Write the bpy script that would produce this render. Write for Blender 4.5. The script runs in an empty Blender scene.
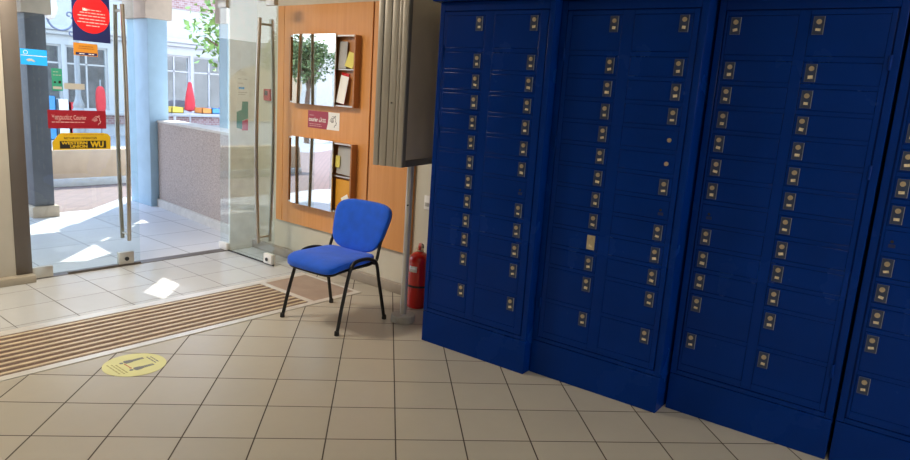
import bpy, bmesh, math, random
from mathutils import Vector, Matrix
random.seed(7)
PI = math.pi
scene = bpy.context.scene
COL = scene.collection

# ------------------------------------------------------------------ materials
def new_mat(name):
    m = bpy.data.materials.new(name); m.use_nodes = True
    nt = m.node_tree; nt.nodes.clear()
    out = nt.nodes.new('ShaderNodeOutputMaterial')
    b = nt.nodes.new('ShaderNodeBsdfPrincipled')
    nt.links.new(b.outputs[0], out.inputs[0])
    return m, nt, b, out

def mat(name, col, rough=0.5, metal=0.0, spec=0.5, var=0.06, scale=6.0, bump=0.0, bscale=80.0, coat=0.0, rvar=0.0, stretch=None, sheen=0.0):
    m, nt, b, out = new_mat(name)
    N, Lk = nt.nodes.new, nt.links.new
    tc = N('ShaderNodeTexCoord'); mp = N('ShaderNodeMapping'); Lk(tc.outputs['Object'], mp.inputs[0])
    if stretch: mp.inputs['Scale'].default_value = stretch
    nz = N('ShaderNodeTexNoise'); nz.inputs['Scale'].default_value = scale; nz.inputs['Detail'].default_value = 5
    Lk(mp.outputs[0], nz.inputs['Vector'])
    rp = N('ShaderNodeValToRGB')
    a = [max(0, c*(1-var)) for c in col]; z = [min(1, c*(1+var)) for c in col]
    rp.color_ramp.elements[0].color = (*a, 1); rp.color_ramp.elements[0].position = .3
    rp.color_ramp.elements[1].color = (*z, 1); rp.color_ramp.elements[1].position = .7
    Lk(nz.outputs['Fac'], rp.inputs[0]); Lk(rp.outputs[0], b.inputs['Base Color'])
    b.inputs['Roughness'].default_value = rough; b.inputs['Metallic'].default_value = metal
    b.inputs['Specular IOR Level'].default_value = spec; b.inputs['Coat Weight'].default_value = coat
    b.inputs['Sheen Weight'].default_value = sheen
    if rvar:
        mr = N('ShaderNodeMapRange'); mr.inputs[3].default_value = rough-rvar; mr.inputs[4].default_value = rough+rvar
        Lk(nz.outputs['Fac'], mr.inputs[0]); Lk(mr.outputs[0], b.inputs['Roughness'])
    if bump:
        n2 = N('ShaderNodeTexNoise'); n2.inputs['Scale'].default_value = bscale; Lk(mp.outputs[0], n2.inputs['Vector'])
        bp = N('ShaderNodeBump'); bp.inputs['Strength'].default_value = bump; bp.inputs['Distance'].default_value = .004
        Lk(n2.outputs['Fac'], bp.inputs['Height']); Lk(bp.outputs[0], b.inputs['Normal'])
    return m

def tile_mat(name, base, grout, size, rot, off, gw, rough, var=0.05, size_y=None, spec=0.5):
    """square tiles with thin joints, laid in metres on the object's own x / y"""
    m, nt, b, out = new_mat(name)
    N, Lk = nt.nodes.new, nt.links.new
    tc = N('ShaderNodeTexCoord'); mp = N('ShaderNodeMapping'); mp.vector_type = 'POINT'
    mp.inputs['Rotation'].default_value = (0, 0, rot); mp.inputs['Location'].default_value = (off[0], off[1], 0)
    Lk(tc.outputs['Object'], mp.inputs[0])
    sp = N('ShaderNodeSeparateXYZ'); Lk(mp.outputs[0], sp.inputs[0])
    def math_(op, a, bv=None):
        n = N('ShaderNodeMath'); n.operation = op
        if isinstance(a, (int, float)): n.inputs[0].default_value = a
        else: Lk(a, n.inputs[0])
        if bv is not None:
            if isinstance(bv, (int, float)): n.inputs[1].default_value = bv
            else: Lk(bv, n.inputs[1])
        return n.outputs[0]
    ds, fl = [], []
    for k, s in ((0, size), (1, size_y or size)):
        q = math_('DIVIDE', sp.outputs[k], s)
        f = math_('FLOOR', q); fl.append(f)
        fr = math_('SUBTRACT', q, f)
        e = math_('MINIMUM', fr, math_('SUBTRACT', 1.0, fr))
        ds.append(math_('MULTIPLY', e, s))
    d = math_('MINIMUM', ds[0], ds[1])
    mr = N('ShaderNodeMapRange'); mr.inputs[1].default_value = gw*.35; mr.inputs[2].default_value = gw*.65
    Lk(d, mr.inputs[0])
    cb = N('ShaderNodeCombineXYZ'); Lk(fl[0], cb.inputs[0]); Lk(fl[1], cb.inputs[1])
    wn = N('ShaderNodeTexWhiteNoise'); wn.noise_dimensions = '3D'; Lk(cb.outputs[0], wn.inputs['Vector'])
    nz = N('ShaderNodeTexNoise'); nz.inputs['Scale'].default_value = 5; nz.inputs['Detail'].default_value = 8; nz.inputs['Roughness'].default_value = .65
    Lk(tc.outputs['Object'], nz.inputs['Vector'])
    s = math_('ADD', math_('MULTIPLY', wn.outputs['Value'], .6), math_('MULTIPLY', nz.outputs['Fac'], 1.0))
    v = N('ShaderNodeMapRange'); v.inputs[1].default_value = .2; v.inputs[2].default_value = 1.4
    v.inputs[3].default_value = 1-var; v.inputs[4].default_value = 1+var; Lk(s, v.inputs[0])
    vm = N('ShaderNodeVectorMath'); vm.operation = 'SCALE'; vm.inputs[0].default_value = base; Lk(v.outputs[0], vm.inputs['Scale'])
    mx = N('ShaderNodeMix'); mx.data_type = 'RGBA'
    mx.inputs[6].default_value = (*grout, 1); Lk(vm.outputs[0], mx.inputs[7]); Lk(mr.outputs[0], mx.inputs[0])
    Lk(mx.outputs[2], b.inputs['Base Color'])
    rr = N('ShaderNodeMapRange'); rr.inputs[3].default_value = .85; rr.inputs[4].default_value = rough; Lk(mr.outputs[0], rr.inputs[0])
    rn = math_('ADD', rr.outputs[0], math_('MULTIPLY', math_('SUBTRACT', nz.outputs['Fac'], .5), .08))
    Lk(rn, b.inputs['Roughness']); b.inputs['Specular IOR Level'].default_value = spec
    bp = N('ShaderNodeBump'); bp.inputs['Strength'].default_value = .5; bp.inputs['Distance'].default_value = .003
    Lk(mr.outputs[0], bp.inputs['Height']); Lk(bp.outputs[0], b.inputs['Normal'])
    return m

def wood_mat(name, c1, c2, rough=.35):
    m, nt, b, out = new_mat(name)
    N, Lk = nt.nodes.new, nt.links.new
    tc = N('ShaderNodeTexCoord'); mp = N('ShaderNodeMapping'); mp.inputs['Scale'].default_value = (14, 14, .8)
    Lk(tc.outputs['Object'], mp.inputs[0])
    n1 = N('ShaderNodeTexNoise'); n1.inputs['Scale'].default_value = 2.2; n1.inputs['Detail'].default_value = 8; n1.inputs['Distortion'].default_value = .6
    Lk(mp.outputs[0], n1.inputs['Vector'])
    rp = N('ShaderNodeValToRGB'); rp.color_ramp.elements[0].color = (*c1, 1); rp.color_ramp.elements[1].color = (*c2, 1)
    rp.color_ramp.elements[0].position = .3; rp.color_ramp.elements[1].position = .72
    Lk(n1.outputs['Fac'], rp.inputs[0]); Lk(rp.outputs[0], b.inputs['Base Color'])
    b.inputs['Roughness'].default_value = rough
    return m

def glass_mat(name, tint=(.93, .97, .96), refl=1.0):
    m = bpy.data.materials.new(name); m.use_nodes = True
    nt = m.node_tree; nt.nodes.clear(); N, Lk = nt.nodes.new, nt.links.new
    out = N('ShaderNodeOutputMaterial'); tr = N('ShaderNodeBsdfTransparent'); tr.inputs[0].default_value = (*tint, 1)
    gl = N('ShaderNodeBsdfGlossy'); gl.inputs['Roughness'].default_value = .01
    fr = N('ShaderNodeFresnel'); ge = N('ShaderNodeNewGeometry')
    io = N('ShaderNodeMapRange'); io.inputs[3].default_value = 1.5; io.inputs[4].default_value = 1/1.5
    Lk(ge.outputs['Backfacing'], io.inputs[0]); Lk(io.outputs[0], fr.inputs[0])
    nz = N('ShaderNodeTexNoise'); nz.inputs['Scale'].default_value = 2.5
    mu = N('ShaderNodeMath'); mu.operation = 'MULTIPLY'; Lk(fr.outputs[0], mu.inputs[0])
    mr = N('ShaderNodeMapRange'); mr.inputs[3].default_value = refl*.9; mr.inputs[4].default_value = refl*1.1
    Lk(nz.outputs['Fac'], mr.inputs[0]); Lk(mr.outputs[0], mu.inputs[1])
    mx = N('ShaderNodeMixShader'); Lk(mu.outputs[0], mx.inputs[0]); Lk(tr.outputs[0], mx.inputs[1]); Lk(gl.outputs[0], mx.inputs[2])
    Lk(mx.outputs[0], out.inputs[0])
    return m

def emit_mat(name, col, s):
    m = bpy.data.materials.new(name); m.use_nodes = True
    nt = m.node_tree; nt.nodes.clear()
    out = nt.nodes.new('ShaderNodeOutputMaterial'); e = nt.nodes.new('ShaderNodeEmission')
    e.inputs[0].default_value = (*col, 1); e.inputs[1].default_value = s
    nt.links.new(e.outputs[0], out.inputs[0]); return m

def brick_mat(name, c1, c2, mortar, scale):
    m, nt, b, out = new_mat(name)
    N, Lk = nt.nodes.new, nt.links.new
    tc = N('ShaderNodeTexCoord'); mp = N('ShaderNodeMapping'); mp.inputs['Rotation'].default_value = (PI/2, 0, 0)
    Lk(tc.outputs['Object'], mp.inputs[0])
    br = N('ShaderNodeTexBrick'); br.inputs['Scale'].default_value = scale
    br.inputs['Color1'].default_value = (*c1, 1); br.inputs['Color2'].default_value = (*c2, 1); br.inputs['Mortar'].default_value = (*mortar, 1)
    Lk(mp.outputs[0], br.inputs['Vector']); Lk(br.outputs['Color'], b.inputs['Base Color']); b.inputs['Roughness'].default_value = .8
    return m

R45 = PI/4
M = {}
M['floor'] = tile_mat('floor_tile', (.455, .42, .35), (.055, .04, .03), .33, R45, (0, 0), .0065, .33, .09)
M['entry'] = tile_mat('entry_tile', (.53, .545, .555), (.12, .11, .10), .375, 0, (.36, .30), .006, .18, .06, size_y=.375)
M['porch'] = tile_mat('porch_tile', (.60, .60, .62), (.34, .34, .36), .60, 0, (.1, .1), .010, .45, .07)
M['paver'] = tile_mat('paver_brick', (.25, .17, .15), (.20, .15, .13), .20, R45, (0, 0), .02, .8, .12, size_y=.10)
M['asphalt'] = mat('asphalt', (.34, .34, .34), .9, var=.12, bump=.5, bscale=60)
M['wall'] = mat('wall_paint', (.49, .46, .395), .65, var=.03, bump=.12, bscale=120)
M['wall_cream'] = mat('cream_wall_paint', (.62, .58, .48), .6, var=.03, bump=.1, bscale=120)
M['ceil'] = mat('ceiling_paint', (.74, .71, .65), .8, var=.02)
M['marble'] = mat('jamb_marble', (.85, .84, .81), .35, var=.10, scale=9)
M['plinth'] = mat('plinth_stone', (.40, .355, .28), .45, var=.1, scale=12)
M['base_tile'] = mat('skirting_tile', (.36, .31, .26), .4, var=.1)
M['jamb'] = mat('taupe_metal', (.135, .115, .10), .4, .35, var=.06)
M['steel'] = mat('brushed_steel', (.50, .46, .40), .28, 1.0, var=.05, stretch=(1, 1, 30))
M['fit'] = mat('satin_fitting', (.55, .52, .46), .38, .7, var=.06)
M['dark'] = mat('black_seal', (.02, .02, .02), .5)
M['glass'] = glass_mat('door_glass')
M['wood'] = wood_mat('orange_wood_veneer', (.64, .275, .075), (.71, .325, .10))
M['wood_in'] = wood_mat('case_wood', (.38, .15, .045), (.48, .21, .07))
M['wood_edge'] = wood_mat('dark_wood_edge', (.16, .055, .02), (.22, .08, .03))
M['mirror'] = mat('polished_metal', (.74, .73, .72), .015, 1.0, var=.02)
M['alu'] = mat('case_aluminium', (.62, .56, .48), .3, .9, var=.05)
M['blue'] = mat('blue_enamel', (.0002, .026, .205), .26, 0, .12, var=.10, scale=3, coat=.0, rvar=.06, bump=.03, bscale=18)
M['blue_dark'] = mat('blue_enamel_inside', (.002, .012, .09), .5, var=.1)
M['rim_glint'] = mat('plate_glint', (.36, .40, .46), .3, .6, var=.05)  # right rim strip painted paler to hold the edge's glint
M['rim'] = mat('plate_rim', (.09, .12, .20), .3, .2, var=.05)
M['plate'] = mat('lock_plate_metal', (.026, .045, .11), .35, .0, var=.15, scale=30)
M['plate_cream'] = mat('cream_plate', (.50, .43, .28), .5, var=.1, scale=30)
M['lock'] = mat('lock_brass', (.56, .46, .32), .3, .6, var=.1, scale=40)
M['keyhole'] = mat('keyhole', (.01, .01, .01), .6)
M['tag'] = mat('number_tag', (.74, .64, .44), .5, var=.25, scale=90)
M['grey_metal'] = mat('grey_profile', (.46, .43, .38), .4, .45, var=.06, stretch=(6, 6, .5))
M['grey_panel'] = mat('taupe_panel', (.72, .62, .45), .5, .1, var=.08, scale=3)
M['grey_frame'] = mat('dark_grey_frame', (.20, .19, .175), .42, .4, var=.06)
M['post'] = mat('galvanised_post', (.60, .59, .56), .32, .45, var=.1, stretch=(4, 4, 1))
M['foot'] = mat('concrete_foot', (.42, .41, .385), .75, var=.1, scale=20, bump=.2)
M['red_paint'] = mat('red_gloss_paint', (.62, .012, .008), .28, 0, var=.05, coat=.4)
M['black'] = mat('black_metal', (.012, .011, .011), .38, .2, var=.1)
M['rubber'] = mat('black_rubber', (.015, .014, .013), .7)
M['chair_blue'] = mat('blue_fabric', (.002, .105, .74), .78, 0, .25, var=.10, scale=14, bump=.5, bscale=420, sheen=.25)
M['paper'] = mat('paper', (.88, .88, .86), .7, var=.03)
M['paper_grey'] = mat('grey_paper', (.42, .42, .42), .7, var=.04)
M['yel_paper'] = mat('yellow_paper', (.75, .66, .16), .7, var=.05)
M['orange_box'] = mat('orange_card', (.72, .34, .03), .6, var=.05)
M['red_st'] = mat('dark_red_vinyl', (.30, .006, .018), .45, var=.04)
M['rose_st'] = mat('rose_vinyl', (.36, .045, .085), .5, var=.06)
M['white_st'] = mat('white_vinyl', (.82, .80, .77), .5, var=.02)
M['pink_txt'] = mat('pink_print', (.62, .36, .35), .5, var=.02)
M['navy'] = mat('navy_vinyl', (.008, .013, .085), .45, var=.05)
M['red_dot'] = mat('red_vinyl', (.62, .008, .012), .45, var=.03)
M['gold'] = mat('yellow_vinyl', (.68, .44, .008), .45, var=.05)
M['ink'] = mat('black_vinyl', (.012, .010, .008), .5, var=.02)
M['skyblue'] = mat('sky_blue_vinyl', (.015, .36, .92), .45, var=.03)
M['orange_st'] = mat('orange_vinyl', (.52, .21, .018), .5, var=.05)
M['green_st'] = mat('green_vinyl', (.03, .26, .17), .5, var=.05)
M['grey_st'] = mat('grey_vinyl', (.42, .41, .38), .5, var=.03)
M['floor_yel'] = mat('floor_sticker_yellow', (.70, .69, .29), .4, var=.06)
M['fig'] = mat('figure_grey', (.16, .17, .17), .5, var=.05)
M['olive_txt'] = mat('olive_print', (.40, .37, .12), .5, var=.02)
M['call_red'] = mat('call_point_red', (.45, .03, .02), .4, var=.05)
M['mat_alu'] = mat('mat_frame_aluminium', (.70, .68, .64), .36, .35, var=.05)
M['mat_slat'] = mat('mat_slat_ochre', (.62, .50, .34), .42, .2, var=.12, scale=10)
M['mat_brush'] = mat('mat_brush_grey', (.27, .245, .225), .9, var=.3, scale=60, bump=.8, bscale=300)
M['mat_rib'] = mat('mat_rib_brown', (.25, .15, .11), .8, var=.2, scale=30)
M['stone'] = mat('inset_stone', (.36, .27, .215), .42, var=.12, scale=7)
M['col_blue'] = mat('pale_blue_column_paint', (.34, .50, .62), .6, var=.06, scale=5, bump=.15)
M['col_shaded'] = mat('shaded_column_paint', (.125, .13, .15), .6, var=.10, scale=5, bump=.15)  # column blue darkened, porch shade put into the colour
M['cap'] = mat('beige_capital_stone', (.55, .45, .36), .8, var=.08, scale=8, bump=.2)
M['pebble'] = mat('pebbledash', (.44, .37, .335), .9, var=.28, scale=70, bump=1.0, bscale=130)
M['coping'] = mat('coping_stone', (.60, .57, .53), .8, var=.08, scale=12)
M['tan'] = mat('tan_render', (.62, .44, .29), .9, var=.06, bump=.2)
M['facade'] = mat('white_facade', (.47, .48, .49), .8, var=.03)
M['frame_w'] = mat('white_window_frame', (.46, .46, .46), .5, var=.02)
M['roof_brick'] = brick_mat('pink_brick', (.26, .13, .12), (.38, .27, .26), (.42, .40, .39), 4)
M['shop_in'] = mat('shop_interior', (.34, .30, .30), .7, var=.35, scale=2.5)
M['shop_glass'] = glass_mat('shop_glass', (.80, .86, .88), 1.3)
M['leaf'] = mat('leaf_green', (.22, .36, .10), .55, var=.45, scale=5, spec=.3)
M['leaf_dark'] = mat('leaf_olive', (.13, .19, .075), .55, var=.45, scale=3, spec=.3)
M['bark'] = mat('bark', (.16, .10, .07), .9, var=.3, scale=12, bump=.8)
M['lamp_grey'] = mat('lamp_post_paint', (.30, .33, .36), .5, .2, var=.05)
M['globe'] = mat('lamp_globe', (.85, .84, .82), .3, var=.02)
M['scroll'] = mat('scroll_iron', (.17, .20, .30), .5, .2, var=.05)
M['red_cloth'] = mat('red_cloth', (.62, .04, .05), .8, var=.1)
M['purple'] = mat('violet_cloth', (.22, .16, .45), .8, var=.15)
M['yellow_pl'] = mat('yellow_plastic', (.75, .55, .08), .5)
M['orange_pl'] = mat('orange_plastic', (.75, .26, .05), .5)
M['blue_pl'] = mat('blue_plastic', (.08, .30, .60), .5)
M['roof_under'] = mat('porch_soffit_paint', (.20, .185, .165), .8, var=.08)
M['lit'] = emit_mat('lamp_diffuser', (1, .86, .66), 3.0)

# ------------------------------------------------------------------ mesh helpers
def V(*a): return Vector(a)
def add_box(bm, x0, x1, y0, y1, z0, z1, bev=0.0, seg=2, mi=0):
    r = bmesh.ops.create_cube(bm, size=1)
    vs = r['verts']
    for v in vs:
        v.co = Vector(((x0+x1)/2+v.co.x*(x1-x0), (y0+y1)/2+v.co.y*(y1-y0), (z0+z1)/2+v.co.z*(z1-z0)))
    fs = set(f for v in vs for f in v.link_faces)
    for f in fs: f.material_index = mi
    if bev > 0:
        es = list(set(e for v in vs for e in v.link_edges))
        bmesh.ops.bevel(bm, geom=es, offset=bev, segments=seg, affect='EDGES', profile=.5)
    return bm
def box(*a, **k): return add_box(bmesh.new(), *a, **k)

def add_tube(bm, pts, r, n=10, closed_ends=True, mi=0):
    pts = [Vector(p) for p in pts]
    rs = r if isinstance(r, (list, tuple)) else [r]*len(pts)
    rings = []; up = None
    for i, p in enumerate(pts):
        if i == 0: t = pts[1]-pts[0]
        elif i == len(pts)-1: t = pts[-1]-pts[-2]
        else: t = (pts[i+1]-p).normalized()+(p-pts[i-1]).normalized()
        t.normalize()
        if up is None:
            up = Vector((0, 0, 1)) if abs(t.z) < .9 else Vector((1, 0, 0))
        a = t.cross(up).normalized(); up2 = a.cross(t).normalized(); up = up2
        rings.append([bm.verts.new(p+rs[i]*(math.cos(2*PI*k/n)*a+math.sin(2*PI*k/n)*up2)) for k in range(n)])
    for i in range(len(rings)-1):
        for k in range(n):
            f = bm.faces.new((rings[i][k], rings[i][(k+1) % n], rings[i+1][(k+1) % n], rings[i+1][k])); f.material_index = mi
    if closed_ends:
        bm.faces.new(rings[0][::-1]).material_index = mi; bm.faces.new(rings[-1]).material_index = mi
    return bm
def tube(*a, **k):
    bm = add_tube(bmesh.new(), *a, **k); bmesh.ops.recalc_face_normals(bm, faces=bm.faces); return bm

def smooth_path(pts, sub=5):
    pts = [Vector(p) for p in pts]; out = []
    for i in range(len(pts)-1):
        p0 = pts[max(i-1, 0)]; p1 = pts[i]; p2 = pts[i+1]; p3 = pts[min(i+2, len(pts)-1)]
        for s in range(sub):
            t = s/sub
            out.append(.5*((2*p1)+(p2-p0)*t+(2*p0-5*p1+4*p2-p3)*t*t+(3*p1-p0-3*p2+p3)*t**3))
    out.append(pts[-1]); return out

def add_lathe(bm, prof, cx=0, cy=0, n=28, mi=0):
    rings = []
    for r, z in prof:
        rings.append([bm.verts.new((cx+max(r, 1e-4)*math.cos(2*PI*k/n), cy+max(r, 1e-4)*math.sin(2*PI*k/n), z)) for k in range(n)])
    for i in range(len(rings)-1):
        for k in range(n):
            bm.faces.new((rings[i][k], rings[i][(k+1) % n], rings[i+1][(k+1) % n], rings[i+1][k])).material_index = mi
    bm.faces.new(rings[0][::-1]); bm.faces.new(rings[-1])
    return bm
def lathe(*a, **k):
    bm = add_lathe(bmesh.new(), *a, **k); bmesh.ops.recalc_face_normals(bm, faces=bm.faces); return bm

def superell(a, b, c, e1, e2, nu=40, nv=20):
    bm = bmesh.new(); f = lambda v, e: math.copysign(abs(v)**e, v)
    rings = []
    for i in range(1, nv):
        ph = -PI/2+PI*i/nv; ring = []
        for k in range(nu):
            th = 2*PI*k/nu
            ring.append(bm.verts.new((a*f(math.cos(ph), e1)*f(math.cos(th), e2), b*f(math.cos(ph), e1)*f(math.sin(th), e2), c*f(math.sin(ph), e1))))
        rings.append(ring)
    for i in range(len(rings)-1):
        for k in range(nu):
            bm.faces.new((rings[i][k], rings[i][(k+1) % nu], rings[i+1][(k+1) % nu], rings[i+1][k]))
    bot = bm.verts.new((0, 0, -c)); top = bm.verts.new((0, 0, c))
    for k in range(nu):
        bm.faces.new((bot, rings[0][(k+1) % nu], rings[0][k])); bm.faces.new((top, rings[-1][k], rings[-1][(k+1) % nu]))
    return bm

def add_poly(bm, pts2, z0, z1, mi=0):
    """prism from a 2-D outline in x,y"""
    lo = [bm.verts.new((x, y, z0)) for x, y in pts2]; hi = [bm.verts.new((x, y, z1)) for x, y in pts2]
    n = len(pts2)
    bm.faces.new(lo[::-1]).material_index = mi; bm.faces.new(hi).material_index = mi
    for k in range(n): bm.faces.new((lo[k], lo[(k+1) % n], hi[(k+1) % n], hi[k])).material_index = mi
    return bm
def poly(pts2, z0, z1):
    bm = add_poly(bmesh.new(), pts2, z0, z1); bmesh.ops.recalc_face_normals(bm, faces=bm.faces); return bm

def obj(name, bm, m, parent=None, loc=None, rot=None, ang=35):
    me = bpy.data.meshes.new(name); bm.to_mesh(me); bm.free()
    for k in (m if isinstance(m, (list, tuple)) else [m]): me.materials.append(k)
    me.shade_smooth(); me.set_sharp_from_angle(angle=math.radians(ang))
    o = bpy.data.objects.new(name, me); COL.objects.link(o)
    if parent: o.parent = parent
    if loc: o.location = loc
    if rot: o.rotation_euler = rot
    return o
def tag(o, label, cat, group=None):
    o['label'] = label; o['category'] = cat
    if group: o['group'] = group
    return o
def thing(name, label, cat, loc=(0, 0, 0), rotz=0, group=None, rot=None):
    o = bpy.data.objects.new(name, None); COL.objects.link(o); o.empty_display_size = .1
    o.location = loc; o.rotation_euler = rot or (0, 0, rotz)
    return tag(o, label, cat, group)
def struct(name, bm, m, parent=None, **k):
    o = obj(name, bm, m, parent, **k)
    if not parent: o['kind'] = 'structure'
    return o
def struct_empty(name, loc=(0, 0, 0)):
    o = bpy.data.objects.new(name, None); COL.objects.link(o); o.location = loc; o['kind'] = 'structure'; return o

def text_bm(s, size, bold=0.0, width=None):
    """text outline as a thin mesh in x,y; centred; width rescales it in x"""
    cu = bpy.data.curves.new('t', 'FONT'); cu.body = s; cu.size = size; cu.align_x = 'CENTER'; cu.align_y = 'CENTER'
    cu.extrude = .0003; cu.offset = bold
    o = bpy.data.objects.new('t', cu); COL.objects.link(o)
    dg = bpy.context.evaluated_depsgraph_get()
    me = bpy.data.meshes.new_from_object(o.evaluated_get(dg))
    bm = bmesh.new(); bm.from_mesh(me)
    bpy.data.objects.remove(o); bpy.data.curves.remove(cu); bpy.data.meshes.remove(me)
    if bm.verts:
        xs = [v.co.x for v in bm.verts]; ys = [v.co.y for v in bm.verts]
        cx, cy = (min(xs)+max(xs))/2, (min(ys)+max(ys))/2; k = width/(max(xs)-min(xs)) if width else 1
        for v in bm.verts: v.co.x = (v.co.x-cx)*k; v.co.y -= cy
    return bm
def shift(bm, dx, dy, dz=0):
    for v in bm.verts: v.co += Vector((dx, dy, dz))
    return bm
def merge(bms):
    out = bmesh.new()
    for b in bms:
        me = bpy.data.meshes.new('m'); b.to_mesh(me); b.free(); out.from_mesh(me); bpy.data.meshes.remove(me)
    return out
def word_rows(rows, h):
    """rows of small uneven strokes: printing too small to read. rows = (x0, x1, y)"""
    bm = bmesh.new(); rnd = random.Random(3)
    for x0, x1, y in rows:
        x = x0
        while x < x1-h*.6:
            w = min(rnd.uniform(1.6, 4.2)*h, x1-x)
            add_box(bm, x, x+w, y-h*.36, y+h*.36, 0, .0004)
            x += w+h*.55
    return bm

# ------------------------------------------------------------------ camera
cam = bpy.data.cameras.new('camera'); cam.sensor_width = 36; cam.lens = 670.04/910*36
camo = bpy.data.objects.new('camera', cam); COL.objects.link(camo)
camo.location = (-2.168, -2.016, 1.634)
camo.rotation_euler = (math.radians(78.666), math.radians(-3.737), math.radians(-50.554))
cam.clip_start = .05; cam.clip_end = 200
scene.camera = camo

# ------------------------------------------------------------------ the room
WY = 3.70            # inner face of the entrance wall
WX = 1.745           # right wall
LX, BY, CZ = -5.0, -5.5, 2.95
bm = bmesh.new()
add_box(bm, LX, WX, BY, 2.60, -.10, 0, mi=0)
add_box(bm, LX, WX, 2.60, 3.82, -.10, 0, mi=1)
fl = struct('floor', bm, [M['floor'], M['entry']])
struct('ceiling', box(LX, WX, BY, 3.82, CZ, CZ+.1), M['ceil'])
bm = bmesh.new()
add_box(bm, LX, -.395, WY, 3.82, 0, CZ, mi=0)
add_box(bm, -.395, 1.44, WY, 3.82, 2.42, CZ, mi=0)
add_box(bm, 1.455, WX, WY, 3.725, 0, 2.42, mi=1); add_box(bm, 1.44, WX, WY, 3.82, 2.42, CZ, mi=0)
struct('wall_front', bm, [M['wall'], M['marble']])
struct('wall_right', box(WX, WX+.12, BY, 3.82, 0, CZ), M['wall_cream'])
struct('wall_left', box(LX-.12, LX, BY, 3.82, 0, CZ), M['wall'])
bm = bmesh.new(); wx0, wx1, wz0, wz1 = .05, 1.66, .25, 2.75
add_box(bm, LX, wx0, BY-.12, BY, 0, CZ); add_box(bm, wx1, WX, BY-.12, BY, 0, CZ)
add_box(bm, wx0, wx1, BY-.12, BY, 0, wz0); add_box(bm, wx0, wx1, BY-.12, BY, wz1, CZ)
struct('wall_back', bm, M['wall'])
bm = bmesh.new()
for a in ((wx0, wx0+.05, wz0, wz1), (wx1-.05, wx1, wz0, wz1), (wx0+.05, wx1-.05, wz0, wz0+.05), (wx0+.05, wx1-.05, wz1-.05, wz1)):
    add_box(bm, a[0], a[1], BY-.09, BY-.03, a[2], a[3])
w1 = struct('fill_window', bm, M['jamb'])  # unseen window added to bring daylight onto the grey cabinet front
obj('pane', box(wx0+.04, wx1-.04, BY-.065, BY-.055, wz0+.04, wz1-.04), M['glass'], w1)
struct('baseboard_front', box(LX, -.285, 3.62, WY, 0, .058, .004), M['plinth'])
struct('baseboard_right', box(1.705, WX, 1.30, WY, 0, .085, .003), M['base_tile'])
struct('trim_1', box(-.395, -.285, 3.69, 3.82, .058, 2.42, .004), M['jamb'])
struct('trim_2', box(-.285, 1.44, 3.70, 3.80, -.002, .004), M['jamb'])

# wood panels on the right wall
def wood_panel(y0, y1, label):
    tag(obj('wood_wall_panel', box(1.720, WX-.001, y0, y1, .352, 2.330, .002, 1), M['wood']), label, 'wall panel', 'orange wood wall panels')
wood_panel(3.243, 3.335, 'narrow upright strip of orange wood panelling beside the open glass door')
wood_panel(2.083, 3.239, 'wide orange wood wall panel carrying the two display cases')
wood_panel(1.553, 2.066, 'orange wood wall panel behind the blue chair and grey wall cabinet')
struct('trim_3', box(1.735, WX-.001, 2.064, 2.085, .352, 2.330), M['wood_edge'])

# ceiling lights (above the frame); the first is added to brighten the entrance
LAMPS = ((-.35, 2.90), (-2.2, -2.6), (.3, -2.8))
for x, y in LAMPS:
    t = thing('ceiling_light', 'square warm ceiling light panel above the tiled hall', 'lamp', (x, y, CZ), 0, 'ceiling light panels')
    bm = bmesh.new()
    for a in ((-.32, .32, -.32, -.29), (-.32, .32, .29, .32), (-.32, -.29, -.29, .29), (.29, .32, -.29, .29)):
        add_box(bm, *a, -.05, 0)
    obj('frame', bm, M['ceil'], t)
    obj('diffuser', box(-.29, .29, -.29, .29, -.035, -.02), M['lit'], t)

# ------------------------------------------------------------------ glass doors
def bow(x, y, side, z0, z1, ax):
    """a bowed pull bar; ax 'x' = offset along x, 'y' = along y"""
    pts = []
    for i in range(17):
        t = i/16; o = side*(.062+.026*math.sin(PI*t)); z = z0+(z1-z0)*t
        pts.append((x+o, y, z) if ax == 'x' else (x, y+o, z))
    return pts
def standoffs(bm, x, y, z0, z1, ax):
    for z in (z0+.05, z1-.05):
        a = (x-.062, y, z) if ax == 'x' else (x, y-.062, z)
        b = (x+.062, y, z) if ax == 'x' else (x, y+.062, z)
        add_tube(bm, [a, b], .010)
    return bm

d1 = struct_empty('door_1', (-.28, 3.72, 0))
def local(bm, o):
    return shift(bm, *(-o.location))
obj('glass_pane', local(box(-.280, .574, 3.715, 3.725, .014, 2.36, .002, 1), d1), M['glass'], d1)
for s in (-1, 1):
    h = obj('pull_handle', local(tube(bow(.455, 3.72, s, .235, 2.18, 'y'), .017, 12), d1), M['steel'], d1)
obj('handle_standoff', local(standoffs(bmesh.new(), .455, 3.72, .235, 2.18, 'y'), d1), M['steel'], d1)
obj('pivot_fitting', local(box(-.283, -.136, 3.698, 3.742, .008, .097, .004), d1), M['fit'], d1)
lk = obj('lock_fitting', local(box(.383, .513, 3.698, 3.742, .020, .125, .004), d1), M['fit'], d1)
obj('lock_cylinder', local(tube([(.448, 3.690, .065), (.448, 3.70, .065)], .018, 14), d1), M['dark'], lk)
obj('bottom_seal', local(box(-.02, .574, 3.705, 3.735, .002, .020), d1), M['jamb'], d1)

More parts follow.
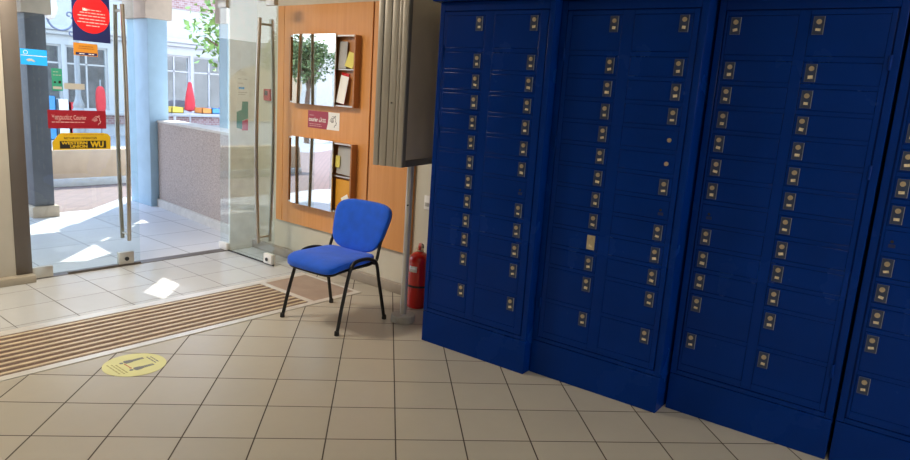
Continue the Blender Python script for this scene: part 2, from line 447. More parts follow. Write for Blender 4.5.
d2 = struct_empty('door_2', (1.43, 3.70, 0))
obj('glass_pane', local(box(1.425, 1.435, 2.955, 3.825, .014, 2.36, .002, 1), d2), M['glass'], d2)
for s in (-1, 1):
    obj('pull_handle', local(tube(bow(1.43, 3.11, s, .20, 2.18, 'x'), .016, 12), d2), M['steel'], d2)
obj('handle_standoff', local(standoffs(bmesh.new(), 1.43, 3.11, .20, 2.18, 'x'), d2), M['steel'], d2)
obj('pivot_fitting', local(box(1.408, 1.452, 3.690, 3.828, .006, .075, .004), d2), M['white_st'], d2)
lk = obj('lock_fitting', local(box(1.408, 1.452, 2.965, 3.085, .014, .105, .004), d2), M['white_st'], d2)
obj('lock_cylinder', local(tube([(1.398, 3.03, .055), (1.41, 3.03, .055)], .016, 14), d2), M['dark'], lk)
obj('top_fitting', local(box(1.408, 1.452, 2.965, 3.085, 2.285, 2.36, .004), d2), M['fit'], d2)
obj('bottom_seal', local(box(1.424, 1.436, 2.955, 3.825, .003, .014), d2), M['dark'], d2)
obj('top_pivot_fitting', local(box(1.408, 1.452, 3.690, 3.828, 2.285, 2.36, .004), d2), M['fit'], d2)

# ------------------------------------------------------------------ things stuck on the left glass door
# sticker frame: local x right, y up, z towards the room
def sticker(name, label, cat, x0, x1, z0, z1, group='stickers on the left glass door', y=3.7145):
    return thing(name, label, cat, ((x0+x1)/2, y, (z0+z1)/2), group=group, rot=(PI/2, 0, 0))
def sheet(w, h, t=.0012, r=0.0, z=0.0):
    if r <= 0: return box(-w/2, w/2, -h/2, h/2, z, z+t)
    pts = []
    for cx, cy, a0 in ((w/2-r, h/2-r, 0), (-w/2+r, h/2-r, 90), (-w/2+r, -h/2+r, 180), (w/2-r, -h/2+r, 270)):
        for k in range(5):
            a = math.radians(a0+k*22.5); pts.append((cx+r*math.cos(a), cy+r*math.sin(a)))
    return poly(pts, z, z+t)
Z1, Z2 = .0013, .0018
def hermes(sx, sy, s, r):
    """winged head emblem drawn in strokes"""
    bm = bmesh.new()
    strokes = [[(-.9, .05), (-.5, .0), (-.1, .05), (.1, .15)], [(-.75, .25), (-.35, .2), (.0, .3)], [(-.55, .5), (-.2, .42), (.1, .5)],
               [(-.3, .75), (.05, .7), (.35, .55), (.55, .25), (.5, .0), (.75, -.25), (.6, -.35), (.62, -.55), (.35, -.62), (.2, -.95)],
               [(.1, .5), (.3, .8), (.5, .85), (.45, .6)], [(-.55, -.2), (-.2, -.15), (.1, -.05)]]
    for st in strokes:
        pts = smooth_path([(sx+a*s, sy+b*s, Z1) for a, b in st], 4)
        add_tube(bm, pts, r, 6)
    for v in bm.verts: v.co.z = Z1+(v.co.z-Z1)*.15
    return bm

# red courier sticker
t = sticker('courier_sticker', 'dark red sticker with pale courier lettering on the left glass door', 'sticker', -.112, .322, 1.182, 1.325)
obj('backing', sheet(.434, .143), M['red_st'], t)
obj('lettering', shift(text_bm('Υπηρεσίες Courier', .05, .0006, .255), -.062, .012, Z1), M['pink_txt'], t)
obj('small_print', shift(word_rows([(-.19, .05, -.022)], .010), 0, 0, Z1), M['pink_txt'], t)
obj('emblem', hermes(.145, -.004, .042, .0022), M['pink_txt'], t)
# money transfer sticker
t = sticker('money_transfer_sticker', 'yellow and black sticker lettered WESTERN UNION under the red sticker', 'sticker', -.088, .352, 1.014, 1.147)
w, h = .44, .133
obj('backing', poly([(-w/2, -h/2), (w/2, -h/2), (w/2, h/2-.03), (w/2-.02, h/2-.008), (w/2-.06, h/2), (-w/2+.07, h/2), (-w/2+.045, h/2-.012), (-w/2, h/2-.07)], 0, .0012), M['gold'], t)
obj('black_panel', shift(sheet(.352, .060, .0004, 0, 0), .008, -.026, Z1), M['ink'], t)
obj('heading', shift(text_bm('ΜΕΤΑΦΟΡΑ ΧΡΗΜΑΤΩΝ', .022, .0004, .245), -.012, .026, Z1), M['ink'], t)
obj('top_line', shift(word_rows([(-.14, .17, .052)], .006), 0, 0, Z1), M['orange_st'], t)
obj('lettering', merge([shift(text_bm('WESTERN', .031, .0012, .195), -.060, -.012, Z2), shift(text_bm('UNION', .031, .0012, .13), -.028, -.040, Z2)]), M['gold'], t)
obj('emblem', shift(text_bm('WU', .062, .003, .105), .112, -.026, Z2), M['gold'], t)
# navy poster with red disc
t = sticker('navy_poster', 'navy blue poster with a big red disc high on the left glass door', 'poster', .096, .380, 1.864, 2.335)
w, h = .284, .471
obj('backing', sheet(w, h), M['navy'], t)
obj('red_disc', poly([(.003+.139*math.cos(a*PI/24), -.03+.142*math.sin(a*PI/24)) for a in range(48)], Z1, Z1+.0004), M['red_dot'], t)
rows = [(-.028, .075, .025), (-.085, .105, .002), (-.10, .115, -.021), (-.09, .105, -.046), (-.105, .12, -.070), (-.04, .06, -.094)]
obj('small_print', shift(word_rows([(a, b, c-.02) for a, b, c in rows], .010), 0, 0, Z2), M['pink_txt'], t)
obj('heading', shift(text_bm('Μία', .026, .001, .034), -.045, .006, Z2), M['white_st'], t)
# orange
t = sticker('orange_sticker', 'small orange sticker with a navy strip below the navy poster', 'sticker', .097, .277, 1.751, 1.847)
obj('backing', sheet(.18, .096), M['orange_st'], t)
obj('navy_strip', shift(sheet(.16, .020, .0004), .004, -.033, Z1), M['navy'], t)
obj('small_print', shift(word_rows([(-.05, .055, .024), (-.055, .06, .008)], .007), 0, 0, Z1), M['wood_edge'], t)
obj('strip_print', shift(word_rows([(-.05, -.01, -.033), (.02, .06, -.033)], .008), 0, 0, Z2), M['white_st'], t)
# sky blue
t = sticker('blue_sticker', 'bright sky blue sticker with a thin white line, left side of the glass door', 'sticker', -.274, -.094, 1.653, 1.768)
obj('backing', sheet(.18, .115), M['skyblue'], t)
obj('white_line', shift(sheet(.176, .0035, .0004), 0, .010, Z1), M['white_st'], t)
bm = bmesh.new(); add_tube(bm, [(-.055+.014*math.cos(a*PI/12), .032+.014*math.sin(a*PI/12), Z1) for a in range(25)], .0016, 6)
obj('ring_mark', bm, M['white_st'], t)
obj('hand_mark', poly([(-.055, -.022), (-.035, -.012), (-.012, -.014), (.008, -.03), (.0, -.036), (-.02, -.028), (-.04, -.034)], Z1, Z1+.0004), M['grey_st'], t)
# green
t = sticker('green_sticker', 'small upright green notice sticker on the glass door', 'sticker', -.070, .006, 1.471, 1.640)
obj('backing', sheet(.076, .169), M['green_st'], t)
obj('picture_marks', merge([shift(sheet(.014, .014, .0004), -.016, -.02, Z1), shift(sheet(.018, .02, .0004), .018, -.018, Z1)]), M['ink'], t)
obj('pale_strip', shift(sheet(.062, .02, .0004), .0, -.062, Z1), M['grey_st'], t)
obj('small_print', shift(word_rows([(-.025, .012, .058), (-.028, .03, .034)], .006), 0, 0, Z1), M['grey_st'], t)
# grey blank
t = tag(obj('grey_sticker', sheet(.152, .046), M['grey_st'], loc=(.091, 3.7145, 1.510), rot=(PI/2, 0, 0)), 'blank pale grey strip sticker beside the green sticker', 'sticker', 'stickers on the left glass door')

# ------------------------------------------------------------------ papers on the door jamb wall
t = sticker('paper_notice', 'white paper notice with a blue bar on the wall seen through the open door', 'notice', 1.525, 1.660, 1.475, 1.690, None, 3.6995)
obj('sheet', sheet(.135, .215), M['paper'], t)
obj('blue_bar', shift(sheet(.062, .020, .0004), -.016, -.01, Z1), M['skyblue'], t)
obj('small_print', shift(word_rows([(-.05, -.02, .075), (.0, .05, .075), (-.05, .0, .035), (-.05, .045, -.05), (-.05, .03, -.07)], .007), 0, 0, Z1), M['grey_st'], t)
t = sticker('leaflet_poster', 'white, green and red poster under the paper notice by the door', 'poster', 1.525, 1.650, 1.165, 1.450, None, 3.6999)
obj('sheet', sheet(.125, .285), M['paper'], t)
obj('green_field', poly([(-.0625, .04), (-.01, .06), (-.002, .14), (.0625, .14), (.0625, -.02), (.0, -.04), (-.005, -.125), (-.0625, -.11)], Z1, Z1+.0004), M['green_st'], t)
obj('red_field', poly([(.0, -.045), (.0625, -.025), (.0625, -.135), (-.004, -.135)], Z1, Z1+.0004), M['red_dot'], t)
tag(obj('blank_paper', sheet(.10, .20), M['paper'], loc=(1.62, 3.6995, 1.83), rot=(PI/2, 0, 0)), 'plain white paper sheet above the notice with the blue bar', 'notice')

# fire call point on the side wall
t = thing('fire_call_point', 'small red fire alarm call point on the wall by the open glass door', 'alarm', (WX-.002, 3.49, 1.525), rot=(PI/2, 0, -PI/2))
obj('housing', box(-.048, .048, -.055, .055, 0, .035, .006), M['call_red'], t)
obj('black_window', box(-.028, .022, -.005, .040, .035, .038, .001, 1), M['ink'], t)

# switch plate near the locker
t = thing('wall_switch', 'small white switch plate on the wall beside the blue lockers', 'switch', (WX-.001, 1.405, .80), rot=(PI/2, 0, -PI/2))
obj('plate', box(-.035, .035, -.055, .055, 0, .010, .003), M['white_st'], t)
obj('rocker', box(-.018, .018, -.03, .0, .010, .016, .002), M['grey_st'], t)

# ------------------------------------------------------------------ display cases on the wood panel
def case(label, z0, z1):
    y0, y1, xf, xb = 2.212, 3.075, 1.658, 1.7195
    t = thing('display_case', label, 'display case', (xb, (y0+y1)/2, z0), group='wall display cases')
    q = lambda bm: local(bm, t)
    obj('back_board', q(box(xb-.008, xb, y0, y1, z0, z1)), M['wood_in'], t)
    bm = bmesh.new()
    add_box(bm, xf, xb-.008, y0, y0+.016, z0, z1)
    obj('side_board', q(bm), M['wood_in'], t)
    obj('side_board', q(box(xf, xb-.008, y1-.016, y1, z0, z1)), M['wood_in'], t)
    bm = bmesh.new()
    add_box(bm, xf, xb-.008, y0+.016, y1-.016, z1-.012, z1); add_box(bm, xf, xb-.008, y0+.016, y1-.016, z0, z0+.012)
    obj('top_and_bottom_rail', q(bm), M['alu'], t)
    obj('shelf', q(box(xf+.012, xb-.008, y0+.016, y1-.016, z0+.31*(z1-z0)/.6, z0+.32*(z1-z0)/.6)), M['alu'], t)
    # polished sliding front, very slightly bowed
    bm = bmesh.new(); g = 14; P0, P1 = 2.450, 3.020
    front, back = [], []
    for i in range(g+1):
        fr_, bk_ = [], []
        for j in range(g+1):
            u, v = i/g, j/g
            d = .0010*math.sin(PI*u)*math.sin(PI*v)
            y = P0+(P1-P0)*u; z = z0-.004+(z1-z0+.012)*v
            fr_.append(bm.verts.new((xf-.007-d, y, z))); bk_.append(bm.verts.new((xf-.002, y, z)))
        front.append(fr_); back.append(bk_)
    for i in range(g):
        for j in range(g):
            bm.faces.new((front[i][j], front[i][j+1], front[i+1][j+1], front[i+1][j]))
            bm.faces.new((back[i][j], back[i+1][j], back[i+1][j+1], back[i][j+1]))
    for i in range(g):
        bm.faces.new((front[i][0], front[i+1][0], back[i+1][0], back[i][0])); bm.faces.new((front[i][g], back[i][g], back[i+1][g], front[i+1][g]))
        bm.faces.new((front[0][i], back[0][i], back[0][i+1], front[0][i+1])); bm.faces.new((front[g][i], front[g][i+1], back[g][i+1], back[g][i]))
    bmesh.ops.recalc_face_normals(bm, faces=bm.faces)
    obj('mirror_front', q(bm), M['mirror'], t)
    bm = bmesh.new(); add_box(bm, xf-.010, xf, P0-.006, P0, z0-.006, z1+.010); obj('front_edge', q(bm), M['alu'], t)
    return t
case('upper display case with polished front on the orange wood panel', 1.480, 2.066)
case('lower display case with polished front, behind the blue chair back', .572, 1.174)
def leaflet(label, y, z, w, h, m, lean=0., tilt=0., g=None, name='leaflet', t=.004, xx=1.665):
    o = obj(name, box(-w/2, w/2, -h/2, h/2, 0, t, .0008, 1), m)
    o.location = (xx, y, z); o.rotation_euler = (PI/2-lean, tilt, -PI/2)
    return tag(o, label, 'leaflet' if name == 'leaflet' else 'box', g)
zs = 1.480+.32*.586/.6
leaflet('grey white leaflet standing on the shelf of the upper case', 2.395, zs+.113, .10, .22, M['paper_grey'], .06, 0, 'leaflets in the upper case', xx=1.690)
leaflet('white leaflet with rough yellow front leaning on the upper case shelf', 2.295, zs+.073, .10, .125, M['yel_paper'], .20, .22, 'leaflets in the upper case', xx=1.690)
leaflet('tall cream leaflet slanting in the lower half of the upper case', 2.375, 1.480+.142, .10, .23, M['paper'], .08, .15, 'leaflets in the upper case', xx=1.680)
leaflet('red topped slip behind the cream leaflet in the upper case', 2.385, 1.480+.150, .09, .26, M['red_dot'], .08, .12, 'leaflets in the upper case', xx=1.697)
zl = .572+.32*.602/.6
leaflet('grey paper sheet standing in the top half of the lower case', 2.335, zl+.132, .19, .24, M['paper_grey'], .05, .04, 'papers in the lower case', xx=1.696)
leaflet('small yellow note stuck beside the grey sheet in the lower case', 2.415, zl+.12, .06, .10, M['yel_paper'], .05, 0, 'papers in the lower case', xx=1.684)
leaflet('orange card box filling the bottom of the lower case', 2.335, .572+.152, .205, .274, M['orange_box'], 0, 0, None, 'card_box', .020, 1.708)
leaflet('white card leaning on the orange box in the lower case', 2.29, .572+.12, .09, .075, M['paper'], .02, -.5, 'papers in the lower case', xx=1.674)
# wall sticker between the cases
t = thing('wall_sticker', 'rose and white courier sticker on the wood panel between the display cases', 'sticker', (1.7195, 2.661, 1.346), rot=(PI/2, 0, -PI/2))
obj('backing', sheet(.424, .152), M['white_st'], t)
obj('rose_field', poly([(-.212, -.076), (.045, -.076), (.062, -.02), (.068, .03), (.064, .076), (-.212, .076)], Z1, Z1+.0004), M['rose_st'], t)
obj('lettering', shift(text_bm('courier ελτα', .052, .0012, .235), -.082, .002, Z2), M['white_st'], t)
obj('small_print', shift(word_rows([(-.19, -.13, .036), (-.19, -.03, -.040), (-.19, -.02, -.056)], .008), 0, 0, Z2), M['pink_txt'], t)
obj('emblem', hermes(.135, .0, .055, .0030), M['jamb'], t)

# ------------------------------------------------------------------ entrance mat
t = thing('entrance_mat', 'long recessed entrance mat with ochre slats and metal frame inside the glass door', 'mat', (0, 0, 0))
bm = bmesh.new()
X0, X1, Y0, Y1 = -3.2, 1.502, 1.862, 2.636
add_box(bm, X0, X1, Y0, Y0+.060, 0, .005, .0015, 1)
add_box(bm, X0, X1, Y1-.082, Y1, 0, .005, .0015, 1)
add_box(bm, X1-.030, X1, Y0+.060, Y1-.082, 0, .005, .0015, 1)
add_box(bm, 1.008, 1.058, Y0+.060, Y1-.082, 0, .005, .0015, 1)
obj('frame', bm, M['mat_alu'], t)
obj('brush_base', box(X0, 1.008, Y0+.060, Y1-.082, 0, .0015), M['mat_brush'], t)
bm = bmesh.new(); bm2 = bmesh.new(); n = 9; pit = (Y1-.082-Y0-.060)/n
for k in range(n):
    yb = Y0+.060+pit*(k+.5)
    add_box(bm, X0, 1.006, yb-.014, yb+.014, .0015, .0055, .001, 1)
    add_box(bm2, X0, 1.006, yb+.024, yb+.030, .0015, .004); add_box(bm2, X0, 1.006, yb-.030, yb-.024, .0015, .004)
obj('slats', bm, M['mat_slat'], t); obj('brown_ribs', bm2, M['mat_rib'], t)
obj('stone_inset', box(1.058, X1-.030, Y0+.060, Y1-.082, 0, .003), M['stone'], t)

# floor sticker
t = thing('floor_sticker', 'round yellow keep distance floor sticker with two grey figures beside the mat', 'sticker', (-.473, 1.632, .0005), rotz=0)
obj('disc', poly([(0.168*math.cos(a*PI/32), 0.168*math.sin(a*PI/32)) for a in range(64)], 0, .0012), M['floor_yel'], t)
def person_icon(y):
    bm = bmesh.new(); x0, L = -.048, .128      # head to the left end, feet to the right
    add_poly(bm, [(x0+.011*math.cos(a*PI/8), y+.011*math.sin(a*PI/8)) for a in range(16)], .0012, .0018)
    add_poly(bm, [(x0+.015, y-.010), (x0+.022, y-.022), (x0+.052, y-.020), (x0+.066, y-.014), (x0+L, y-.011), (x0+L, y-.002), (x0+.07, y-.001), (x0+.07, y+.001), (x0+L, y+.002), (x0+L, y+.011), (x0+.066, y+.014), (x0+.052, y+.020), (x0+.022, y+.022), (x0+.015, y+.010)], .0012, .0018)
    bmesh.ops.recalc_face_normals(bm, faces=bm.faces)
    return bm
obj('figure_mark', person_icon(.060), M['fig'], t); obj('figure_mark', person_icon(-.063), M['fig'], t)
bm = bmesh.new(); add_box(bm, -.041, -.036, -.032, .032, .0012, .0017)
add_poly(bm, [(-.0385, .044), (-.046, .030), (-.031, .030)], .0012, .0017); add_poly(bm, [(-.0385, -.044), (-.031, -.030), (-.046, -.030)], .0012, .0017)
obj('red_arrow', bm, M['call_red'], t)
def rows_v(rows, h):
    bm = word_rows([(a, b, c) for a, b, c in rows], h)
    for v in bm.verts: v.co.x, v.co.y = v.co.y, v.co.x
    return bm
obj('small_print', shift(rows_v([(-.075, .085, -.118), (-.09, .075, -.098), (-.085, .06, -.080)], .010), 0, 0, .0012), M['olive_txt'], t)
obj('small_print', shift(rows_v([(-.05, .06, .100), (-.045, .05, .118)], .010), 0, 0, .0012), M['fig'], t)

# ------------------------------------------------------------------ blue chair
ch = thing('visitor_chair', 'blue upholstered chair with black tube legs standing on the tiles', 'chair', (.918, 1.53, 0), math.atan2(-.040, -.475))
for s in (1, -1):
    yy = lambda y: s*y
    path = smooth_path([(.237, yy(.268), .012), (.200, yy(.264), .16), (.158, yy(.259), .30), (.118, yy(.255), .415), (.092, yy(.253), .456), (.050, yy(.251), .478), (-.035, yy(.250), .482), (-.115, yy(.250), .464), (-.160, yy(.252), .425), (-.185, yy(.257), .30), (-.218, yy(.263), .15), (-.247, yy(.268), .012)], 5)
    obj('leg_frame', tube(path, .0125, 12), M['black'], ch)
    for x, y in ((.239, .2685), (-.249, .2685)):
        obj('rubber_foot', lathe([(.016, 0), (.017, .004), (.016, .028), (.013, .032)], x, yy(y), 14), M['rubber'], ch)
    pb = smooth_path([(-.150, yy(.238), .432), (-.178, yy(.236), .455), (-.200, yy(.232), .52), (-.240, yy(.225), .62), (-.285, yy(.210), .72)], 5)
    obj('back_post', tube(pb, .0115, 12), M['black'], ch)
obj('cross_bar', merge([tube([(.085, -.253, .435), (.085, .253, .435)], .010), tube([(-.140, -.252, .432), (-.140, .252, .432)], .010)]), M['black'], ch)
# seat
bm = superell(.238, .238, .034, .55, .32, 56, 18)
for v in bm.verts:
    x, y, z = v.co
    k = x/.238
    v.co.z = z*(1.0+.12*k) + .452 - .030*max(0, k-.35)**2*2.4 + .012*(y/.238)**2*(1 if z > 0 else .3) + (.010*max(0, -k-.3))
    v.co.y = y*(1.0+.03*k)
    v.co.x = x + .034
obj('seat', bm, M['chair_blue'], ch)
bm = superell(.228, .232, .016, .5, .3, 48, 10)
for v in bm.verts:
    k = v.co.x/.228
    v.co.z += .423-.030*max(0, k-.35)**2*2.2; v.co.x += .032
obj('seat_shell', bm, M['black'], ch)
# backrest
def backrest(a, c, th, zc, off):
    bm = superell(th, a, c, .50, .40, 48, 30)
    # superell: x = thickness, y = width, z = height, squared corners in y-z come from e1
    for v in bm.verts:
        x, y, z = v.co
        y *= 1+.11*(z/c)
        zz = z
        if z < 0: zz = z*(1+.10*(1-(y/a)**2))
        v.co.y = y
        v.co.x = x+off - .268 - .36*zz + .30*y*y*1.2
        v.co.z = zc+zz
    bmesh.ops.recalc_face_normals(bm, faces=bm.faces)
    return bm
obj('backrest', backrest(.250, .170, .030, .660, 0.0), M['chair_blue'], ch)
obj('back_shell', backrest(.243, .163, .018, .660, -.022), M['black'], ch)

# ------------------------------------------------------------------ grey wall cabinet on a post
t = thing('post_cabinet', 'tall grey metal cabinet raised on a round post beside the blue lockers', 'cabinet', (1.085, 1.087, 0), math.radians(14))
L_, T_, bz0, bz1 = .56, .222, 1.137, 2.60
PX, PY = .193, .033
obj('body', box(.012, L_, .016, T_-.004, bz0+.004, bz1, .003), M['grey_metal'], t)
bm = bmesh.new()
for a, b, d in ((.0, .042, .0), (.047, .068, .004), (.073, .122, .007), (.127, .180, .003), (.185, T_, -.002)):
    add_box(bm, d, .014, a, b, bz0, bz1, .002, 2)
obj('ribbed_side', bm, M['grey_metal'], t)
bm = bmesh.new()
add_box(bm, .012, .052, -.002, .018, bz0, bz1, .002); add_box(bm, .052, L_, -.002, .018, bz0, bz0+.045, .002)
obj('front_frame', bm, M['grey_frame'], t)
obj('front_panel', box(.052, L_, .010, .017, bz0+.045, bz1), M['grey_panel'], t)
obj('rivet', tube([(.0, .100, 1.56), (.010, .100, 1.56)], .005, 10), M['dark'], t)
obj('post', tube([(PX, PY, .052), (PX, PY, bz0+.006)], .024, 20), M['post'], t)
obj('post_clip', tube([(PX-.022, PY-.006, .86), (PX-.031, PY-.008, .86)], .006, 8), M['dark'], t)
obj('foot', lathe([(.0, 0), (.085, 0), (.088, .006), (.087, .048), (.082, .054), (.0, .055)], PX, PY, 36), M['foot'], t)

# ------------------------------------------------------------------ fire extinguisher
t = thing('fire_extinguisher', 'red fire extinguisher on the floor between the post and the blue lockers', 'fire extinguisher', (1.600, 1.335, 0), math.radians(-140))
t.scale = (1.15, 1.15, 1.05)
obj('body', lathe([(.0, .004), (.066, .0), (.070, .006), (.071, .02), (.071, .345), (.068, .372), (.056, .395), (.036, .410), (.022, .416), (.022, .424), (0, .424)], 0, 0, 40), M['red_paint'], t)
obj('neck', lathe([(.020, .420), (.026, .424), (.026, .440), (.016, .444), (.016, .470), (0, .47)], 0, 0, 20), M['lock'], t)
bm = bmesh.new(); add_box(bm, -.015, .095, -.010, .010, .470, .480, .003); add_box(bm, -.02, .075, -.009, .009, .446, .455, .003)
obj('lever', bm, M['red_paint'], t)
obj('strap', lathe([(.0715, .158), (.0735, .160), (.0735, .172), (.0715, .174)], 0, 0, 40), M['dark'], t)
obj('hose', tube(smooth_path([(-.02, 0, .452), (-.065, .01, .455), (-.095, .015, .42), (-.092, .016, .30), (-.088, .014, .18)], 6), .009, 10), M['rubber'], t)
bm = bmesh.new(); n = 10
for k in range(n):
    a0, a1 = [math.radians(-58+i*50/n) for i in (k, k+1)]
    vs = [bm.verts.new((.0722*math.cos(a), .0722*math.sin(a), z)) for a, z in ((a0, .275), (a1, .275), (a1, .320), (a0, .320))]
    bm.faces.new(vs)
bmesh.ops.remove_doubles(bm, verts=bm.verts, dist=1e-5)
lb = obj('paper_label', bm, M['paper'], t); 
sm = lb.modifiers.new('thick', 'SOLIDIFY'); sm.thickness = .0006

# ------------------------------------------------------------------ locker cabinets
ROWS = [(1.923, 2.107)]+[(1.895-.1215*k-.0975, 1.895-.1215*k) for k in range(10)]+[(.490, .680), (.280, .465)]
LZ = [2.060]+[1.895-.1215*k-.049 for k in range(10)]+[.628, .420]
LW = .80
def lockers(label, loc, depth, cols, side, hinge, lid_l, missing=(), bare=(), cream=(), seed=1):
    rnd = random.Random(seed)
    t = thing('locker_cabinet', label, 'locker', loc, math.atan2(-.999, .045), 'blue locker cabinets')
    obj('carcass', box(0, LW, .016, depth, 0, 2.188, .002, 1), M['blue'], t, ang=20)
    obj('plinth_panel', box(.0, LW, 0, .018, 0, .208, .003), M['blue'], t, ang=20)
    bm = bmesh.new()
    add_box(bm, 0, .034, 0, .018, .212, 2.188, .003); add_box(bm, LW-.034, LW, 0, .018, .212, 2.188, .003)
    add_box(bm, .034, LW-.034, 0, .018, .212, .236, .003); add_box(bm, .034, LW-.034, 0, .018, 2.136, 2.188, .003)
    obj('front_frame', bm, M['blue'], t, ang=20)
    # the big hinged frame that carries the small doors
    bm = bmesh.new(); f0, f1 = .0395, LW-.0395; zA, zB = .241, 2.131
    (a0, a1), (c0, c1) = cols
    g = .0013
    for x0, x1 in ((f0, a0-g), (a1+g, c0-g), (c1+g, f1)):
        add_box(bm, x0, x1, -.003, .012, zA, zB, .0018, 2)
    ed = [zA]+[v for r in reversed(ROWS) for v in (r[0]-g, r[1]+g)]+[zB]
    for k in range(0, len(ed), 2):
        for x0, x1 in ((a0-g, a1+g), (c0-g, c1+g)):
            add_box(bm, x0, x1, -.003, .012, ed[k], ed[k+1], .0018, 2)
    obj('door_frame', bm, M['blue'], t, ang=20)
    obj('top_lid', box(-lid_l, LW, -.048, depth, 2.190, 2.240, .004), M['blue'], t, ang=20)
    hx = .036 if hinge == 'left' else LW-.036
    for z in (1.90, 1.415, .457):
        obj('hinge', tube([(hx, -.006, z-.032), (hx, -.006, z+.032)], .008, 10), M['blue'], t, ang=40)
    for ci, (x0, x1) in enumerate(cols):
        for ri, (z0, z1) in enumerate(ROWS):
            dx = rnd.uniform(-.0004, .0004)
            d = obj('small_door', box(x0, x1, -.0035+dx, .010, z0, z1, .0022, 2), M['blue'], t, ang=20)
            lx = side[ci]; lz = LZ[ri]
            key = (ci, ri)
            if key in missing:
                obj('empty_lock_hole', tube([(lx, -.0042, lz), (lx, -.003, lz)], .007, 12), M['keyhole'], d)
                obj('scuff_mark', box(lx-.012, lx+.016, -.0042, -.003, lz-.028, lz-.012), M['blue_dark'], d)
                continue
            if key in bare:
                obj('lock_cylinder', tube([(lx, -.0095, lz), (lx, -.003, lz)], .011, 16), M['lock'], d); continue
            pm = M['plate_cream'] if key in cream else M['plate']
            bm = box(lx-.0215, lx+.0215, -.0065, -.003, lz-.0395, lz+.0395)
            add_box(bm, lx+.0215, lx+.0235, -.0072, -.003, lz-.041, lz+.041, mi=2); add_box(bm, lx-.0235, lx-.0215, -.0072, -.003, lz-.041, lz+.041, mi=1)
            add_box(bm, lx-.0215, lx+.0215, -.0072, -.003, lz-.041, lz-.0395, mi=1); add_box(bm, lx-.0215, lx+.0215, -.0072, -.003, lz+.0395, lz+.041, mi=1)
            lp = obj('lock_plate', bm, [pm, pm if key in cream else M['rim'], pm if key in cream else M['rim_glint']], d)
            if key in cream: lp['label'] = 'cream lock plate'
            jx, jz = rnd.uniform(-.002, .002), rnd.uniform(-.002, .002)
            bm = tube([(lx+jx, -.0125, lz+.018+jz), (lx+jx, -.006, lz+.018+jz)], .0115, 16)
            obj('lock_cylinder', bm, M['lock'], d)
            tw, th = rnd.uniform(.009, .012), rnd.uniform(.0055, .0075)
            nt_ = box(-tw, tw, -.0006, .0006, -th, th)
            bmesh.ops.rotate(nt_, verts=nt_.verts, cent=(0, 0, 0), matrix=Matrix.Rotation(rnd.uniform(-.22, .22), 3, 'Y'))
            obj('number_tag', shift(nt_, lx+jx*.5, -.0071, lz-.019), M['tag'], d)
    return t
lockers('blue locker cabinet at the far left end, next to the red fire extinguisher', (1.081, .815, 0), .595, ((.056, .342), (.407, .712)), (.302, .675), 'left', .030, missing=((1, 7),), seed=1)
lockers('second blue locker cabinet from the left, the one with a cream lock plate', (1.191, .016, 0), .488, ((.070, .360), (.428, .732)), (.318, .690), 'left', .0, missing=((1, 7),), bare=((1, 4), (1, 5)), cream=((0, 9),), seed=2)
lockers('third blue locker cabinet from the left, hinged on its right side', (1.346, -.793, 0), .340, ((.052, .368), (.420, .738)), (.090, .457), 'right', .0, missing=((0, 7),), seed=3)
lockers('blue locker cabinet at the right, cut off by the picture edge', (1.394, -1.606, 0), .295, ((.052, .368), (.420, .738)), (.085, .457), 'right', .0, missing=((0, 7),), seed=4)

# ------------------------------------------------------------------ outside: porch
def ground(name, pts, z, m, th=.05):
    return struct(name, poly(pts, z-th, z), m)
ground('porch_floor', [(-5.2, 3.82), (3.4, 3.82), (3.4, 7.05), (1.97, 7.05), (1.25, 6.37), (-5.2, 6.37)], 0, M['porch'], .08)
ground('pavement', [(-12, 6.375), (1.24, 6.375), (1.96, 7.06), (3.4, 7.06), (3.4, 6.2), (16, 6.2), (16, 12), (-12, 12)], -.004, M['paver'], .05)
ground('street', [(-30, 3.9), (-5.3, 3.9), (-5.3, 6.37), (-30, 60), ], -.03, M['asphalt'], .02)
ground('street', [(-40, 6.4), (40, 6.4), (40, 60), (-40, 60)], -.056, M['asphalt'], .02)

def column(label, x0, x1, y0, y1, zc, m, base=True, z0=0.):
    t = thing('porch_column', label, 'column', ((x0+x1)/2, (y0+y1)/2, z0), group='porch columns')
    q = lambda bm: local(bm, t)
    obj('shaft', q(box(x0, x1, y0, y1, z0+(.125 if base else 0), zc, .008)), m, t)
    if base: obj('base', q(box(x0-.035, x1+.035, y0-.035, y1+.035, z0, .125, .006)), M['cap'], t)
    obj('capital', q(box(x0-.035, x1+.055, y0-.03, y1+.03, zc, 2.78, .008)), M['cap'], t)
column('blue square column, its shade painted in, behind the left glass door', .597, .800, 6.18, 6.62, 2.20, M['col_shaded'])
column('pale blue square column in the open doorway, at the end of the low wall', 1.945, 2.195, 6.245, 6.78, 2.31, M['col_blue'], False)
column('narrow pale blue column standing behind the open glass door', 2.30, 2.55, 5.08, 5.26, 2.27, M['col_blue'], False)
# low wall between the columns
t = thing('parapet_wall', 'low rough pebbledash wall with a stone foot beside the doorway outside', 'wall')
pq = lambda d, e: [(1.822-d, 3.95), (2.043-d, 6.235), (2.30+e, 6.235), (2.14+e, 3.95)]
obj('wall_body', poly(pq(0, 0), .10, 1.065), M['pebble'], t)
obj('coping', poly(pq(.01, .01), 1.065, 1.092), M['coping'], t)
obj('stone_foot', poly(pq(.028, 0), 0, .10), M['coping'], t)
t = thing('garden_wall', 'low tan rendered wall with a pale foot across the porch outside', 'wall')
obj('wall_body', box(-2.5, 3.6, 8.27, 8.55, .11, .52, .01), M['tan'], t)
obj('wall_foot', box(-2.5, 3.6, 8.235, 8.56, -.004, .112, .01), M['coping'], t)

